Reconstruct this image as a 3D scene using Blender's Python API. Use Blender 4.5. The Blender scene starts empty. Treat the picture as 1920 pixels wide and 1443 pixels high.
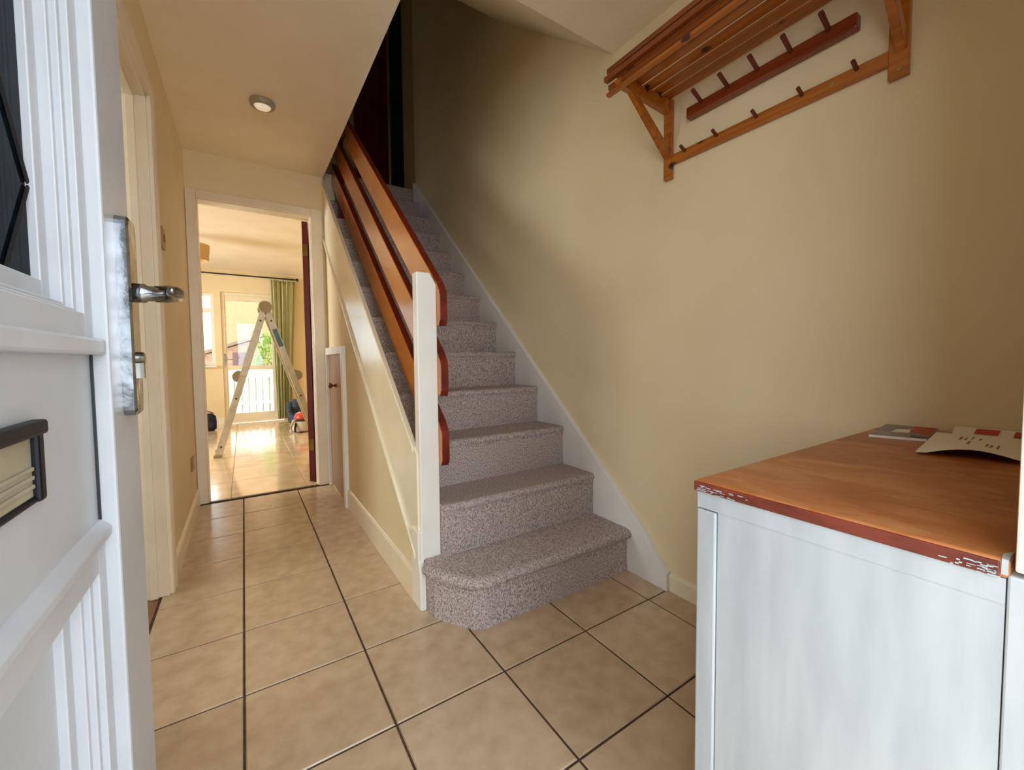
import bpy, bmesh, math, random
from mathutils import Vector, Matrix
random.seed(7)
scene = bpy.context.scene
COL = scene.collection

# ------------------------------------------------------------------ camera
F_PX, YAW, PITCH, ROLL, CX, CY = 772.38, 0.577467, -0.0464148, -0.00977863, 960.58, 706.39
CAM = Vector((0.0, 0.0, 0.958))
fw = Vector((math.sin(YAW) * math.cos(PITCH), math.cos(YAW) * math.cos(PITCH), math.sin(PITCH)))
r0 = Vector((math.cos(YAW), -math.sin(YAW), 0)); u0 = r0.cross(fw)
rr = r0 * math.cos(ROLL) + u0 * math.sin(ROLL); uu = rr.cross(fw)
cam_d = bpy.data.cameras.new("camera"); cam = bpy.data.objects.new("camera", cam_d); COL.objects.link(cam)
cam.matrix_world = Matrix(((rr.x, uu.x, -fw.x, CAM.x), (rr.y, uu.y, -fw.y, CAM.y), (rr.z, uu.z, -fw.z, CAM.z), (0, 0, 0, 1)))
cam_d.sensor_fit = 'HORIZONTAL'; cam_d.sensor_width = 36.0; cam_d.lens = 36.0 * F_PX / 1920
cam_d.shift_x = -(CX - 960) / 1920; cam_d.shift_y = -(721.5 - CY) / 1920
cam_d.clip_start = 0.02; cam_d.clip_end = 200
scene.camera = cam

# ------------------------------------------------------------------ view, world, lights
scene.view_settings.view_transform = 'Standard'; scene.view_settings.look = 'None'
scene.view_settings.gamma = 1.0; scene.view_settings.use_curve_mapping = False
scene.view_settings.exposure = 0.12
scene.cycles.max_bounces = 14; scene.cycles.diffuse_bounces = 8; scene.cycles.glossy_bounces = 6
scene.cycles.transmission_bounces = 8; scene.cycles.transparent_max_bounces = 12
scene.cycles.caustics_reflective = False; scene.cycles.caustics_refractive = False
scene.cycles.use_denoising = True

world = bpy.data.worlds.new("overcast_sky"); scene.world = world; world.use_nodes = True
bg = world.node_tree.nodes["Background"]
bg.inputs[0].default_value = (0.86, 0.93, 1.0, 1); bg.inputs[1].default_value = 2.9

def area(name, loc, target, sx, sy, power, color):
    d = bpy.data.lights.new(name, 'AREA'); d.shape = 'RECTANGLE'; d.size = sx; d.size_y = sy
    d.energy = power; d.color = color
    o = bpy.data.objects.new(name, d); COL.objects.link(o); o.location = loc
    o.rotation_euler = (Vector(target) - Vector(loc)).to_track_quat('-Z', 'Y').to_euler()
    return o
area("daylight_front_garden", (-2.7, -1.15, 1.8), (1.4, 0.5, 1.1), 2.1, 2.2, 88, (0.90, 0.95, 1.0))
area("daylight_front_path", (0.35, -2.2, 1.7), (0.6, 2.0, 0.7), 1.8, 1.9, 54, (0.80, 0.90, 1.0))
area("daylight_side_room", (-2.75, 1.75, 1.5), (0.5, 1.95, 1.3), 1.3, 1.2, 34, (1.0, 0.95, 0.86))
area("daylight_back_garden", (0.0, 8.7, 3.1), (0.2, 6.0, 0.7), 2.6, 1.4, 430, (1.0, 0.97, 0.93))
area("living_room_fill", (-3.4, 5.4, 1.55), (0.4, 5.3, 1.5), 1.6, 1.5, 210, (1.0, 0.98, 0.94))  # added fill that brightens the living room from its left side
area("landing_fill", (-0.17, 4.3, 4.0), (1.3, 4.3, 3.2), 0.5, 0.7, 0.3, (1.0, 0.94, 0.82))  # added weak fill so the landing is not black, no source there

# ------------------------------------------------------------------ material helpers
def lin(c):
    return tuple(((v / 255) / 12.92 if v / 255 <= 0.04045 else ((v / 255 + 0.055) / 1.055) ** 2.4) for v in c) + (1.0,)

def base_mat(name):
    m = bpy.data.materials.new(name); m.use_nodes = True
    nt = m.node_tree; p = nt.nodes["Principled BSDF"]
    tc = nt.nodes.new("ShaderNodeTexCoord")
    return m, nt, p, tc

def mat(name, c1, c2=None, rough=0.5, nscale=6.0, bump=0.0, bscale=60.0, metal=0.0, spec=0.5, coat=0.0, stretch=None, detail=4.0, ramp=(0.35, 0.65), bdist=0.002):
    m, nt, p, tc = base_mat(name)
    p.inputs["Roughness"].default_value = rough; p.inputs["Metallic"].default_value = metal
    p.inputs["Specular IOR Level"].default_value = spec
    p.inputs["Coat Weight"].default_value = coat; p.inputs["Coat Roughness"].default_value = 0.12
    mp = nt.nodes.new("ShaderNodeMapping"); nt.links.new(tc.outputs["Object"], mp.inputs[0])
    if stretch: mp.inputs["Scale"].default_value = stretch
    no = nt.nodes.new("ShaderNodeTexNoise"); no.inputs["Scale"].default_value = nscale; no.inputs["Detail"].default_value = detail
    nt.links.new(mp.outputs[0], no.inputs["Vector"])
    rp = nt.nodes.new("ShaderNodeValToRGB")
    rp.color_ramp.elements[0].position, rp.color_ramp.elements[1].position = ramp
    rp.color_ramp.elements[0].color = lin(c1); rp.color_ramp.elements[1].color = lin(c2 or c1)
    nt.links.new(no.outputs["Fac"], rp.inputs[0]); nt.links.new(rp.outputs[0], p.inputs["Base Color"])
    if bump:
        n2 = nt.nodes.new("ShaderNodeTexNoise"); n2.inputs["Scale"].default_value = bscale; n2.inputs["Detail"].default_value = 3
        nt.links.new(mp.outputs[0], n2.inputs["Vector"])
        b = nt.nodes.new("ShaderNodeBump"); b.inputs["Strength"].default_value = bump; b.inputs["Distance"].default_value = bdist
        nt.links.new(n2.outputs["Fac"], b.inputs["Height"]); nt.links.new(b.outputs[0], p.inputs["Normal"])
    return m

def wood(name, light, dark, knot=None, grain=(1, 0.06, 1), scale=26.0, rough=0.35, coat=0.3, knots=(7, 3.0, 7), scuff=None):
    m, nt, p, tc = base_mat(name)
    p.inputs["Roughness"].default_value = rough; p.inputs["Coat Weight"].default_value = coat; p.inputs["Coat Roughness"].default_value = 0.15
    mp = nt.nodes.new("ShaderNodeMapping"); mp.inputs["Scale"].default_value = grain
    nt.links.new(tc.outputs["Object"], mp.inputs[0])
    no = nt.nodes.new("ShaderNodeTexNoise"); no.inputs["Scale"].default_value = scale; no.inputs["Detail"].default_value = 5; no.inputs["Distortion"].default_value = 0.6
    nt.links.new(mp.outputs[0], no.inputs["Vector"])
    rp = nt.nodes.new("ShaderNodeValToRGB"); rp.color_ramp.elements[0].position = 0.3; rp.color_ramp.elements[1].position = 0.72
    rp.color_ramp.elements[0].color = lin(dark); rp.color_ramp.elements[1].color = lin(light)
    nt.links.new(no.outputs["Fac"], rp.inputs[0]); out = rp.outputs[0]
    if knot:
        mk = nt.nodes.new("ShaderNodeMapping"); mk.inputs["Scale"].default_value = knots
        nt.links.new(tc.outputs["Object"], mk.inputs[0])
        vo = nt.nodes.new("ShaderNodeTexVoronoi"); vo.inputs["Scale"].default_value = 1.0
        nt.links.new(mk.outputs[0], vo.inputs["Vector"])
        r2 = nt.nodes.new("ShaderNodeValToRGB"); r2.color_ramp.elements[0].position = 0.09; r2.color_ramp.elements[1].position = 0.14
        r2.color_ramp.elements[0].color = (1, 1, 1, 1); r2.color_ramp.elements[1].color = (0, 0, 0, 1)
        nt.links.new(vo.outputs["Distance"], r2.inputs[0])
        mx = nt.nodes.new("ShaderNodeMixRGB"); mx.inputs[2].default_value = lin(knot)
        nt.links.new(r2.outputs[0], mx.inputs[0]); nt.links.new(out, mx.inputs[1]); out = mx.outputs[0]
    if scuff:
        ms = nt.nodes.new("ShaderNodeMapping"); ms.inputs["Scale"].default_value = (2.2, 1.0, 1.0); ms.inputs["Rotation"].default_value = (0, 0, 0.7)
        nt.links.new(tc.outputs["Object"], ms.inputs[0])
        ns = nt.nodes.new("ShaderNodeTexNoise"); ns.inputs["Scale"].default_value = 7; ns.inputs["Detail"].default_value = 8; ns.inputs["Roughness"].default_value = 0.65; ns.inputs["Distortion"].default_value = 1.2
        nt.links.new(ms.outputs[0], ns.inputs["Vector"])
        rs = nt.nodes.new("ShaderNodeValToRGB"); rs.color_ramp.elements[0].position = 0.47; rs.color_ramp.elements[1].position = 0.72
        rs.color_ramp.elements[0].color = (0, 0, 0, 1); rs.color_ramp.elements[1].color = (.8, .8, .8, 1)
        nt.links.new(ns.outputs["Fac"], rs.inputs[0])
        mxs = nt.nodes.new("ShaderNodeMixRGB"); mxs.inputs[2].default_value = lin(scuff)
        nt.links.new(rs.outputs[0], mxs.inputs[0]); nt.links.new(out, mxs.inputs[1])
        rs2 = nt.nodes.new("ShaderNodeValToRGB"); rs2.color_ramp.elements[0].position = 0.24; rs2.color_ramp.elements[1].position = 0.38
        rs2.color_ramp.elements[0].color = (.7, .7, .7, 1); rs2.color_ramp.elements[1].color = (0, 0, 0, 1)
        nt.links.new(ns.outputs["Fac"], rs2.inputs[0])
        mx3 = nt.nodes.new("ShaderNodeMixRGB"); mx3.inputs[2].default_value = lin((84, 44, 20))
        nt.links.new(rs2.outputs[0], mx3.inputs[0]); nt.links.new(mxs.outputs[0], mx3.inputs[1]); out = mx3.outputs[0]
    nt.links.new(out, p.inputs["Base Color"])
    return m

def carpet_mat():
    m, nt, p, tc = base_mat("carpet_pile")
    p.inputs["Roughness"].default_value = 0.95; p.inputs["Specular IOR Level"].default_value = 0.1
    no = nt.nodes.new("ShaderNodeTexNoise"); no.inputs["Scale"].default_value = 260; no.inputs["Detail"].default_value = 2
    mp = nt.nodes.new("ShaderNodeMapping"); mp.inputs["Scale"].default_value = (1.0, 0.7, 0.55)
    nt.links.new(tc.outputs["Object"], mp.inputs[0]); nt.links.new(mp.outputs[0], no.inputs["Vector"])
    rp = nt.nodes.new("ShaderNodeValToRGB"); e = rp.color_ramp.elements
    e[0].position = 0.30; e[0].color = lin((118, 106, 103)); e[1].position = 0.70; e[1].color = lin((214, 202, 198))
    x = e.new(0.5); x.color = lin((180, 166, 162))
    nt.links.new(no.outputs["Fac"], rp.inputs[0]); nt.links.new(rp.outputs[0], p.inputs["Base Color"])
    b = nt.nodes.new("ShaderNodeBump"); b.inputs["Strength"].default_value = 0.7; b.inputs["Distance"].default_value = 0.004
    nt.links.new(no.outputs["Fac"], b.inputs["Height"]); nt.links.new(b.outputs[0], p.inputs["Normal"])
    return m

def glass_mat(name, tint=(0.95, 0.98, 0.97), ior=1.45):
    m = bpy.data.materials.new(name); m.use_nodes = True; nt = m.node_tree
    for n in list(nt.nodes): nt.nodes.remove(n)
    o = nt.nodes.new("ShaderNodeOutputMaterial"); t = nt.nodes.new("ShaderNodeBsdfTransparent"); g = nt.nodes.new("ShaderNodeBsdfGlossy")
    t.inputs[0].default_value = tint + (1,); g.inputs["Roughness"].default_value = 0.02
    fr = nt.nodes.new("ShaderNodeFresnel"); fr.inputs[0].default_value = ior
    mx = nt.nodes.new("ShaderNodeMixShader")
    nt.links.new(fr.outputs[0], mx.inputs[0]); nt.links.new(t.outputs[0], mx.inputs[1]); nt.links.new(g.outputs[0], mx.inputs[2])
    nt.links.new(mx.outputs[0], o.inputs[0])
    return m

def emit_mat(name, c, s):
    m, nt, p, tc = base_mat(name)
    p.inputs["Base Color"].default_value = lin(c); p.inputs["Emission Color"].default_value = lin(c); p.inputs["Emission Strength"].default_value = s
    return m

CREAM = mat("cream_emulsion", (231, 214, 176), (236, 220, 183), rough=0.62, nscale=3, bump=0.25, bscale=90, spec=0.3)
CEIL = mat("textured_cream_ceiling", (240, 228, 206), (245, 234, 213), rough=0.8, nscale=4, bump=0.4, bscale=70, spec=0.2)
SOFFIT = mat("white_stair_soffit", (232, 224, 206), (238, 230, 212), rough=0.8, nscale=4, bump=0.3, bscale=70, spec=0.2)
GLOSSW = mat("white_gloss_paint", (238, 235, 226), (244, 241, 233), rough=0.28, nscale=5, bump=0.06, bscale=25, spec=0.5)
CREAMW = mat("aged_cream_gloss", (236, 226, 198), (243, 234, 208), rough=0.22, nscale=5, bump=0.08, bscale=18, spec=0.5)
BEIGEW = mat("beige_door_lining", (232, 219, 192), (240, 228, 204), rough=0.35, nscale=5, spec=0.5)
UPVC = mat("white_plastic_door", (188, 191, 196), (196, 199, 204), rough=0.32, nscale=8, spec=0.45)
TILE = [mat("beige_floor_tile", a, b, rough=0.22, nscale=17, bump=0.1, bscale=50, detail=9, ramp=(0.2, 0.8), spec=0.8)
        for a, b in (((186, 160, 128), (214, 190, 160)), ((190, 164, 132), (217, 194, 164)), ((182, 156, 125), (210, 187, 156)))]
GROUT = mat("dark_brown_grout", (66, 46, 34), (92, 68, 50), rough=0.9, nscale=30)
LTILE = [mat("pale_living_room_tile", a, b, rough=0.12, nscale=7, bump=0.03, bscale=30, detail=6, spec=1.0, coat=0.6)
         for a, b in (((222, 192, 152), (236, 212, 178)), ((218, 187, 146), (233, 207, 171)))]
LGROUT = mat("pale_grout", (176, 146, 112), rough=0.8)
CARPET = carpet_mat()
ORANGE = wood("orange_varnished_pine", (200, 122, 46), (182, 104, 36), grain=(1, 0.15, 0.3), scale=24, rough=0.22, coat=0.35)
RACK = wood("honey_pine", (192, 114, 32), (154, 82, 18), knot=(70, 30, 14), grain=(1, 0.05, 1), scale=45, rough=0.3, coat=0.35, knots=(9, 7.0, 9))
RACKD = wood("dark_honey_pine", (152, 78, 26), (120, 54, 16), grain=(1, 0.05, 1), scale=45, rough=0.3, coat=0.35)
REDWOOD = wood("red_stained_pine", (142, 64, 24), (112, 42, 15), knot=(50, 20, 14), grain=(1, 0.05, 1), scale=45, rough=0.32, coat=0.3)
PEGW = mat("dark_stained_dowel", (110, 48, 30), (84, 34, 22), rough=0.35, nscale=20)
MAHOG = mat("dark_mahogany_stain", (128, 40, 22), (96, 26, 14), rough=0.35, nscale=14, stretch=(1, .2, 1))
TOPW = wood("worn_orange_worktop", (182, 108, 52), (156, 86, 36), grain=(1, 0.3, 1), scale=12, rough=0.42, coat=0.06, scuff=(206, 146, 98))
EDGE = mat("red_stained_board_edge", (130, 58, 38), (96, 38, 24), rough=0.5, nscale=60, stretch=(1, .25, 1))
PLYW = mat("white_painted_plywood", (176, 182, 186), (188, 194, 197), rough=0.5, nscale=10, bump=0.12, bscale=26, stretch=(1, 3, 0.5), spec=0.4)
CHROME = mat("polished_chrome", (176, 180, 184), (140, 144, 150), rough=0.16, metal=1.0, nscale=60, bump=0.5, bscale=45)
CHROME2 = mat("satin_grey_metal", (150, 146, 136), (120, 116, 106), rough=0.25, metal=1.0, nscale=20)
BLACK = mat("black_rubber", (20, 20, 22), (28, 28, 30), rough=0.5)
NAVY = mat("navy_black_plastic", (10, 13, 24), (15, 18, 30), rough=0.45, spec=0.25)
FLAP = mat("tarnished_cream_flap", (196, 188, 164), (176, 168, 146), rough=0.35, nscale=10, metal=0.3)
LEAD = mat("lead_strip", (34, 32, 32), (50, 48, 46), rough=0.5, metal=0.4)
GLASS = glass_mat("clear_glass")
DGLASS = glass_mat("tinted_door_glass", (0.10, 0.15, 0.17), ior=1.07)
OAK = wood("brown_oak_floor", (150, 108, 68), (112, 76, 46), grain=(1, 0.06, 1), scale=30, rough=0.35, coat=0.1)
TAN = wood("tan_cupboard_door", (154, 118, 80), (132, 98, 64), grain=(1, 1, 0.06), scale=28, rough=0.4, coat=0.1)
BRASS = mat("dull_brass", (150, 116, 58), (120, 90, 44), rough=0.35, metal=0.9)
MAROON = mat("maroon_stained_door", (112, 30, 24), (86, 20, 17), rough=0.3, nscale=8, stretch=(1, 1, .1))
DARKWALL = mat("shaded_landing_cream", (190, 172, 126), (196, 178, 132), rough=0.7)  # wall cream with the landing's lack of light put into its colour
DARKVOID = mat("unlit_doorway_dark", (30, 22, 18), (24, 18, 14), rough=0.8)  # near-black colour stands in for the darkness of an unlit opening
ALU = mat("dull_aluminium", (196, 186, 160), (178, 168, 142), rough=0.38, metal=0.35, nscale=14)
HINGE = mat("grey_olive_plastic", (160, 148, 112), (144, 130, 96), rough=0.45)
BLUEST = mat("teal_sticker", (60, 104, 116), (80, 120, 128), rough=0.4)
GREYR = mat("dark_grey_cast", (70, 62, 54), (58, 52, 46), rough=0.5)
PAPER = mat("white_paper", (240, 236, 228), (244, 240, 233), rough=0.6)
INK = mat("grey_print", (120, 112, 104), rough=0.7)
MAG = mat("purple_grey_magazine_print", (98, 84, 96), (150, 138, 142), rough=0.35, nscale=14)
REDP = mat("red_print", (196, 66, 40), (178, 54, 34), rough=0.5)
MAGD = mat("dark_plum_print", (62, 40, 52), (50, 32, 44), rough=0.4)
CREAMPL = mat("aged_plastic_plate", (170, 132, 76), (158, 120, 66), rough=0.4)
SHADE = mat("beige_fabric_lampshade", (196, 160, 104), (206, 172, 116), rough=0.85, nscale=40)
ROD = mat("dark_curtain_pole", (40, 30, 26), rough=0.4)
DRED = mat("orange_red_plastic", (206, 66, 44), (190, 52, 38), rough=0.35)
DBLUE = mat("blue_grey_fabric", (72, 92, 112), (34, 44, 66), rough=0.8, nscale=9, ramp=(.4, .6))
NBLUE = mat("navy_fabric", (24, 30, 62), (18, 22, 44), rough=0.8, nscale=16)
LGREY = mat("pale_grey_plastic", (206, 196, 180), (194, 184, 168), rough=0.4)
PEACH = mat("peach_brick_wall", (226, 180, 134), (214, 166, 122), rough=0.9, nscale=22, detail=8)
PINKB = mat("pink_brown_brick", (206, 166, 150), (186, 146, 132), rough=0.9, nscale=14)
ROOFT = mat("grey_brown_roof_tile", (168, 142, 126), (150, 124, 110), rough=0.9, nscale=14)
PATIO = mat("pale_patio", (206, 200, 188), (190, 184, 172), rough=0.9, nscale=8)
LEAF = mat("bright_leaf", (186, 204, 116), (146, 176, 88), rough=0.7, nscale=5)
FENCEW = mat("pale_fence_paint", (224, 226, 222), (206, 212, 206), rough=0.7, nscale=12, stretch=(1, 1, .2))
LENS = emit_mat("lit_lens", (255, 240, 214), 0.35)
FIT = mat("pale_metal_fitting", (170, 158, 134), (160, 148, 124), rough=0.35)

def curtain_mat():
    m, nt, p, tc = base_mat("green_cream_striped_cloth"); p.inputs["Roughness"].default_value = 0.9
    at = nt.nodes.new("ShaderNodeUVMap")
    sp = nt.nodes.new("ShaderNodeSeparateXYZ"); nt.links.new(at.outputs[0], sp.inputs[0])
    w = nt.nodes.new("ShaderNodeMath"); w.operation = 'MULTIPLY'; w.inputs[1].default_value = 7.0; nt.links.new(sp.outputs[0], w.inputs[0])
    f = nt.nodes.new("ShaderNodeMath"); f.operation = 'FRACT'; nt.links.new(w.outputs[0], f.inputs[0])
    rp = nt.nodes.new("ShaderNodeValToRGB"); rp.color_ramp.interpolation = 'CONSTANT'; e = rp.color_ramp.elements
    e[0].position = 0; e[0].color = lin((176, 182, 140)); e[1].position = 0.42; e[1].color = lin((222, 210, 170))
    x = e.new(0.62); x.color = lin((150, 154, 110)); y = e.new(0.82); y.color = lin((196, 190, 144))
    nt.links.new(f.outputs[0], rp.inputs[0]); nt.links.new(rp.outputs[0], p.inputs["Base Color"])
    return m
CURT = curtain_mat()

# ------------------------------------------------------------------ geometry helpers
def holed_wall(m, x0, x1, y0, y1, z1, hy0, hy1, hz0, hz1):
    m.box(x0, x1, y0, hy0, 0, z1); m.box(x0, x1, hy1, y1, 0, z1); m.box(x0, x1, hy0, hy1, 0, hz0); m.box(x0, x1, hy0, hy1, hz1, z1)
class MB:
    def __init__(s): s.bm = bmesh.new()
    def poly_prism(s, pts0, pts1):
        a = [s.bm.verts.new(p) for p in pts0]; b = [s.bm.verts.new(p) for p in pts1]; n = len(a)
        s.bm.faces.new(a); s.bm.faces.new(list(reversed(b)))
        for i in range(n): s.bm.faces.new((a[i], b[i], b[(i + 1) % n], a[(i + 1) % n]))
        return s
    def box(s, x0, x1, y0, y1, z0, z1):
        return s.poly_prism([(x0, y0, z0), (x1, y0, z0), (x1, y1, z0), (x0, y1, z0)], [(x0, y0, z1), (x1, y0, z1), (x1, y1, z1), (x0, y1, z1)])
    def xprism(s, yz, x0, x1): return s.poly_prism([(x0, y, z) for y, z in yz], [(x1, y, z) for y, z in yz])
    def yprism(s, xz, y0, y1): return s.poly_prism([(x, y0, z) for x, z in xz], [(x, y1, z) for x, z in xz])
    def zprism(s, xy, z0, z1): return s.poly_prism([(x, y, z0) for x, y in xy], [(x, y, z1) for x, y in xy])
    def rings(s, rs, cap=True):
        vs = [[s.bm.verts.new(p) for p in r] for r in rs]; n = len(vs[0])
        for a, b in zip(vs, vs[1:]):
            for i in range(n): s.bm.faces.new((a[i], a[(i + 1) % n], b[(i + 1) % n], b[i]))
        if cap: s.bm.faces.new(list(reversed(vs[0]))); s.bm.faces.new(vs[-1])
        return s
    def tube(s, pts, r, n=10, cap=True):
        pts = [Vector(p) for p in pts]; rs = r if isinstance(r, (list, tuple)) else [r] * len(pts); out = []
        ref = None
        for i, p in enumerate(pts):
            d = (pts[min(i + 1, len(pts) - 1)] - pts[max(i - 1, 0)]).normalized()
            if ref is None or abs(d.dot(ref)) > 0.98: ref = Vector((0, 0, 1)) if abs(d.z) < 0.9 else Vector((1, 0, 0))
            a = d.cross(ref).normalized(); b = d.cross(a).normalized()
            out.append([p + (a * math.cos(t) + b * math.sin(t)) * rs[i] for t in [2 * math.pi * k / n for k in range(n)]])
        return s.rings(out, cap)
    def lathe(s, c, prof, n=28, axis='z'):
        out = []
        for r, h in prof:
            ring = []
            for k in range(n):
                t = 2 * math.pi * k / n; u, v = r * math.cos(t), r * math.sin(t)
                ring.append({'z': (c[0] + u, c[1] + v, c[2] + h), 'x': (c[0] + h, c[1] + u, c[2] + v), 'y': (c[0] + u, c[1] + h, c[2] + v)}[axis])
            out.append(ring)
        return s.rings(out)
    def blob(s, c, r, sub=2, jit=0.0):
        ret = bmesh.ops.create_icosphere(s.bm, subdivisions=sub, radius=1.0)
        for v in ret['verts']:
            k = 1 + random.uniform(-jit, jit); v.co = Vector((c[0] + v.co.x * r[0] * k, c[1] + v.co.y * r[1] * k, c[2] + v.co.z * r[2] * k))
        return s
    def grid(s, fn, nu, nv, uv=False):
        vs = [[s.bm.verts.new(fn(i / nu, j / nv)) for j in range(nv + 1)] for i in range(nu + 1)]
        lay = s.bm.loops.layers.uv.new() if uv else None
        for i in range(nu):
            for j in range(nv):
                f = s.bm.faces.new((vs[i][j], vs[i + 1][j], vs[i + 1][j + 1], vs[i][j + 1]))
                if uv:
                    for l, (a, b) in zip(f.loops, ((i, j), (i + 1, j), (i + 1, j + 1), (i, j + 1))): l[lay].uv = (a / nu, b / nv)
        return s
    def build(s, name, m, parent=None, bevel=0.0, smooth=False, seg=2):
        bmesh.ops.recalc_face_normals(s.bm, faces=s.bm.faces[:])
        if parent is None:
            xs = [v.co for v in s.bm.verts]
            off = Vector(((min(v.x for v in xs) + max(v.x for v in xs)) / 2, (min(v.y for v in xs) + max(v.y for v in xs)) / 2, min(v.z for v in xs)))
        else:
            off = Vector((0, 0, 0)); q = parent
            while q: off += q.location; q = q.parent
        for v in s.bm.verts: v.co -= off
        me = bpy.data.meshes.new(name)
        s.bm.to_mesh(me); s.bm.free()
        if smooth:
            for p in me.polygons: p.use_smooth = True
        me.materials.append(m)
        o = bpy.data.objects.new(name, me); COL.objects.link(o)
        if parent: o.parent = parent
        else: o.location = off
        if bevel:
            b = o.modifiers.new("bevel", 'BEVEL'); b.width = bevel; b.segments = seg; b.limit_method = 'ANGLE'; b.angle_limit = math.radians(40)
        return o

def tag(o, label=None, cat=None, group=None, kind=None):
    if label: o["label"] = label
    if cat: o["category"] = cat
    if group: o["group"] = group
    if kind: o["kind"] = kind
    return o
def thing(name, loc, label, cat, group=None, kind=None):
    o = bpy.data.objects.new(name, None); o.empty_display_size = 0.1; COL.objects.link(o); o.location = loc
    return tag(o, label, cat, group, kind)
def struct(name, mb, m, label, parent=None, bevel=0.0):
    return tag(mb.build(name, m, parent, bevel), label, None, None, 'structure')
def copy_part(o, parent, loc):
    c = o.copy(); COL.objects.link(c); c.parent = parent; c.location = loc
    return c

# ------------------------------------------------------------------ dimensions
XL, XR, YE, ZC, XS = -0.285, 1.440, 3.42, 2.32, 0.545      # left wall, right wall, hall end wall, ceiling, stair side wall
YF = 0.00                                                    # inner face of front wall
def nose(i): return 1.218 + 0.2265 * (i - 1), 0.192 + 0.2005 * (i - 1)

LXW = -3.0
# ------------------------------------------------------------------ hall floor
fl = thing("floor", (0.5, 1.7, 0), "hall floor of beige square tiles with dark grout", None, kind='structure')
MB().zprism([(-0.40, -0.30), (XR + .05, -0.30), (XR + .05, YE), (-0.40, YE)], -0.10, -0.004).build("grout_bed", GROUT, fl)
T0 = 0.335; J = 0.003
def tile_mesh(x0, x1, y0, y1, z=0.0, h=0.008, b=0.0025):
    m = MB()
    return m.rings([[(x0, y0, z - h), (x1, y0, z - h), (x1, y1, z - h), (x0, y1, z - h)],
                    [(x0, y0, z - b), (x1, y0, z - b), (x1, y1, z - b), (x0, y1, z - b)],
                    [(x0 + b, y0 + b, z), (x1 - b, y0 + b, z), (x1 - b, y1 - b, z), (x0 + b, y1 - b, z)]])
for i in range(-1, 5):
    for j in range(-5, 7):
        x0 = -0.030 + i * T0; y0 = 1.376 + j * T0
        xa, xb = max(x0, -0.312), min(x0 + T0, XR); ya, yb = max(y0, -0.29), min(y0 + T0, YE - .012)
        if xb - xa < .03 or yb - ya < .03: continue
        if xa >= XS + .06 and ya > 1.5: continue
        tile_mesh(xa + J, xb - J, ya + J, yb - J, z=random.uniform(-.0006, 0)).build("floor_tile", random.choice(TILE), fl)

th = struct("trim_1", MB().xprism([(YE - .014, 0), (YE - .010, .004), (YE + .012, .005), (YE + .018, 0)], -.230, .458), mat("dark_threshold_strip", (70, 54, 46), (120, 100, 84), rough=0.4, nscale=60, metal=0.4), "dark metal threshold strip across the living room doorway")

# ------------------------------------------------------------------ walls of the hall
DY0, DY1, DH = 1.36, 2.170, 2.00           # side room doorway in the left wall
wl = thing("wall_left", (XL - .05, 1.7, 0), "cream painted left wall of the hall", None, kind='structure')
m = MB(); m.box(XL - .10, XL, -0.15, DY0, 0, ZC); m.box(XL - .10, XL, DY1, YE, 0, ZC); m.box(XL - .10, XL, DY0, DY1, DH, ZC)
m.build("wall_surface", CREAM, wl)
we = thing("wall_end", (0.1, YE + .05, 0), "cream wall around the living room doorway", None, kind='structure')
m = MB(); m.box(XL - .10, -.230 - .002, YE, YE + .10, 0, ZC + .25); m.box(.458 + .002, XS, YE, YE + .10, 0, ZC + .25); m.box(-.232, .460, YE, YE + .10, 2.026, ZC + .25)
m.build("wall_surface", CREAM, we)
wr = struct("wall_right", MB().box(XR, XR + .10, -0.15, 3.885, 0, 4.9), CREAM, "tall cream wall on the right, rising beside the stairs")
wf = thing("wall_front", (0.5, -.06, 0), "cream front wall around the entrance", None, kind='structure')
m = MB(); m.box(.600, XR + .10, -.07, YF, 0, ZC + .25); m.box(XL - .10, -.205, -.07, YF, 0, ZC + .25); m.box(-.205, .600, -.07, YF, 2.09, ZC + .25)
m.build("wall_surface", CREAM, wf)

# ceiling with the stairwell opening, white edge trim
cl = thing("ceiling", (0.1, 1.7, ZC), "textured cream hall ceiling ending at the open stairwell", None, kind='structure')
m = MB(); m.zprism([(XL - .1, -.15), (XR + .1, -.15), (XR + .1, 1.355), (.535, 1.355), (.535, YE + .1), (XL - .1, YE + .1)], ZC, ZC + .25)
m.build("ceiling_surface", CEIL, cl)
MB().box(.535, .543, 1.363, YE, ZC - .006, ZC + .25).build("edge_trim", GLOSSW, cl)
# sloping soffit above the stairs
sf = struct("trim_2", MB().xprism([(1.355, ZC), (2.32, 3.10), (2.32, 3.40), (1.355, 3.40)], .535, XR), SOFFIT, "pale sloping soffit over the lower stairs")

# upper floor enclosure
up = thing("wall_upper", (0.9, 4.0, 2.6), "dim cream walls around the upper landing", None, kind='structure')
m = MB(); m.box(.38, .535, 1.355, YE, ZC + .25, 4.9); m.box(-.30, .535, YE, YE + .1, ZC + .25, 4.9)
m.box(-.30, -.20, YE + .1, 4.9, 2.6, 4.9); m.box(-.30, 1.95, 4.75, 4.85, 2.6, 4.9); m.box(.38, XR + .1, 2.32, 2.42, 3.3, 4.9)
m.build("wall_surface", DARKWALL, up)
MB().box(1.475, 1.60, 3.885, 4.75, 2.4, 4.9).build("landing_wall", DARKWALL, up)
MB().box(-.30, 1.95, 2.3, 4.9, 4.9, 5.0).build("landing_ceiling", CEIL, up)
lf = struct("floor_landing", MB().box(-.20, 1.475, 3.95, 4.75, 2.35, nose(13)[1] + .004), CARPET, "grey carpeted landing at the top of the stairs")
ld = thing("door_5", (1.15, 4.72, 2.6), "dark maroon door on the upper landing", "door", kind='structure')
MB().box(1.08, 1.44, 4.70, 4.745, 2.61, 4.62).build("door_leaf", MAROON, ld)
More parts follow.
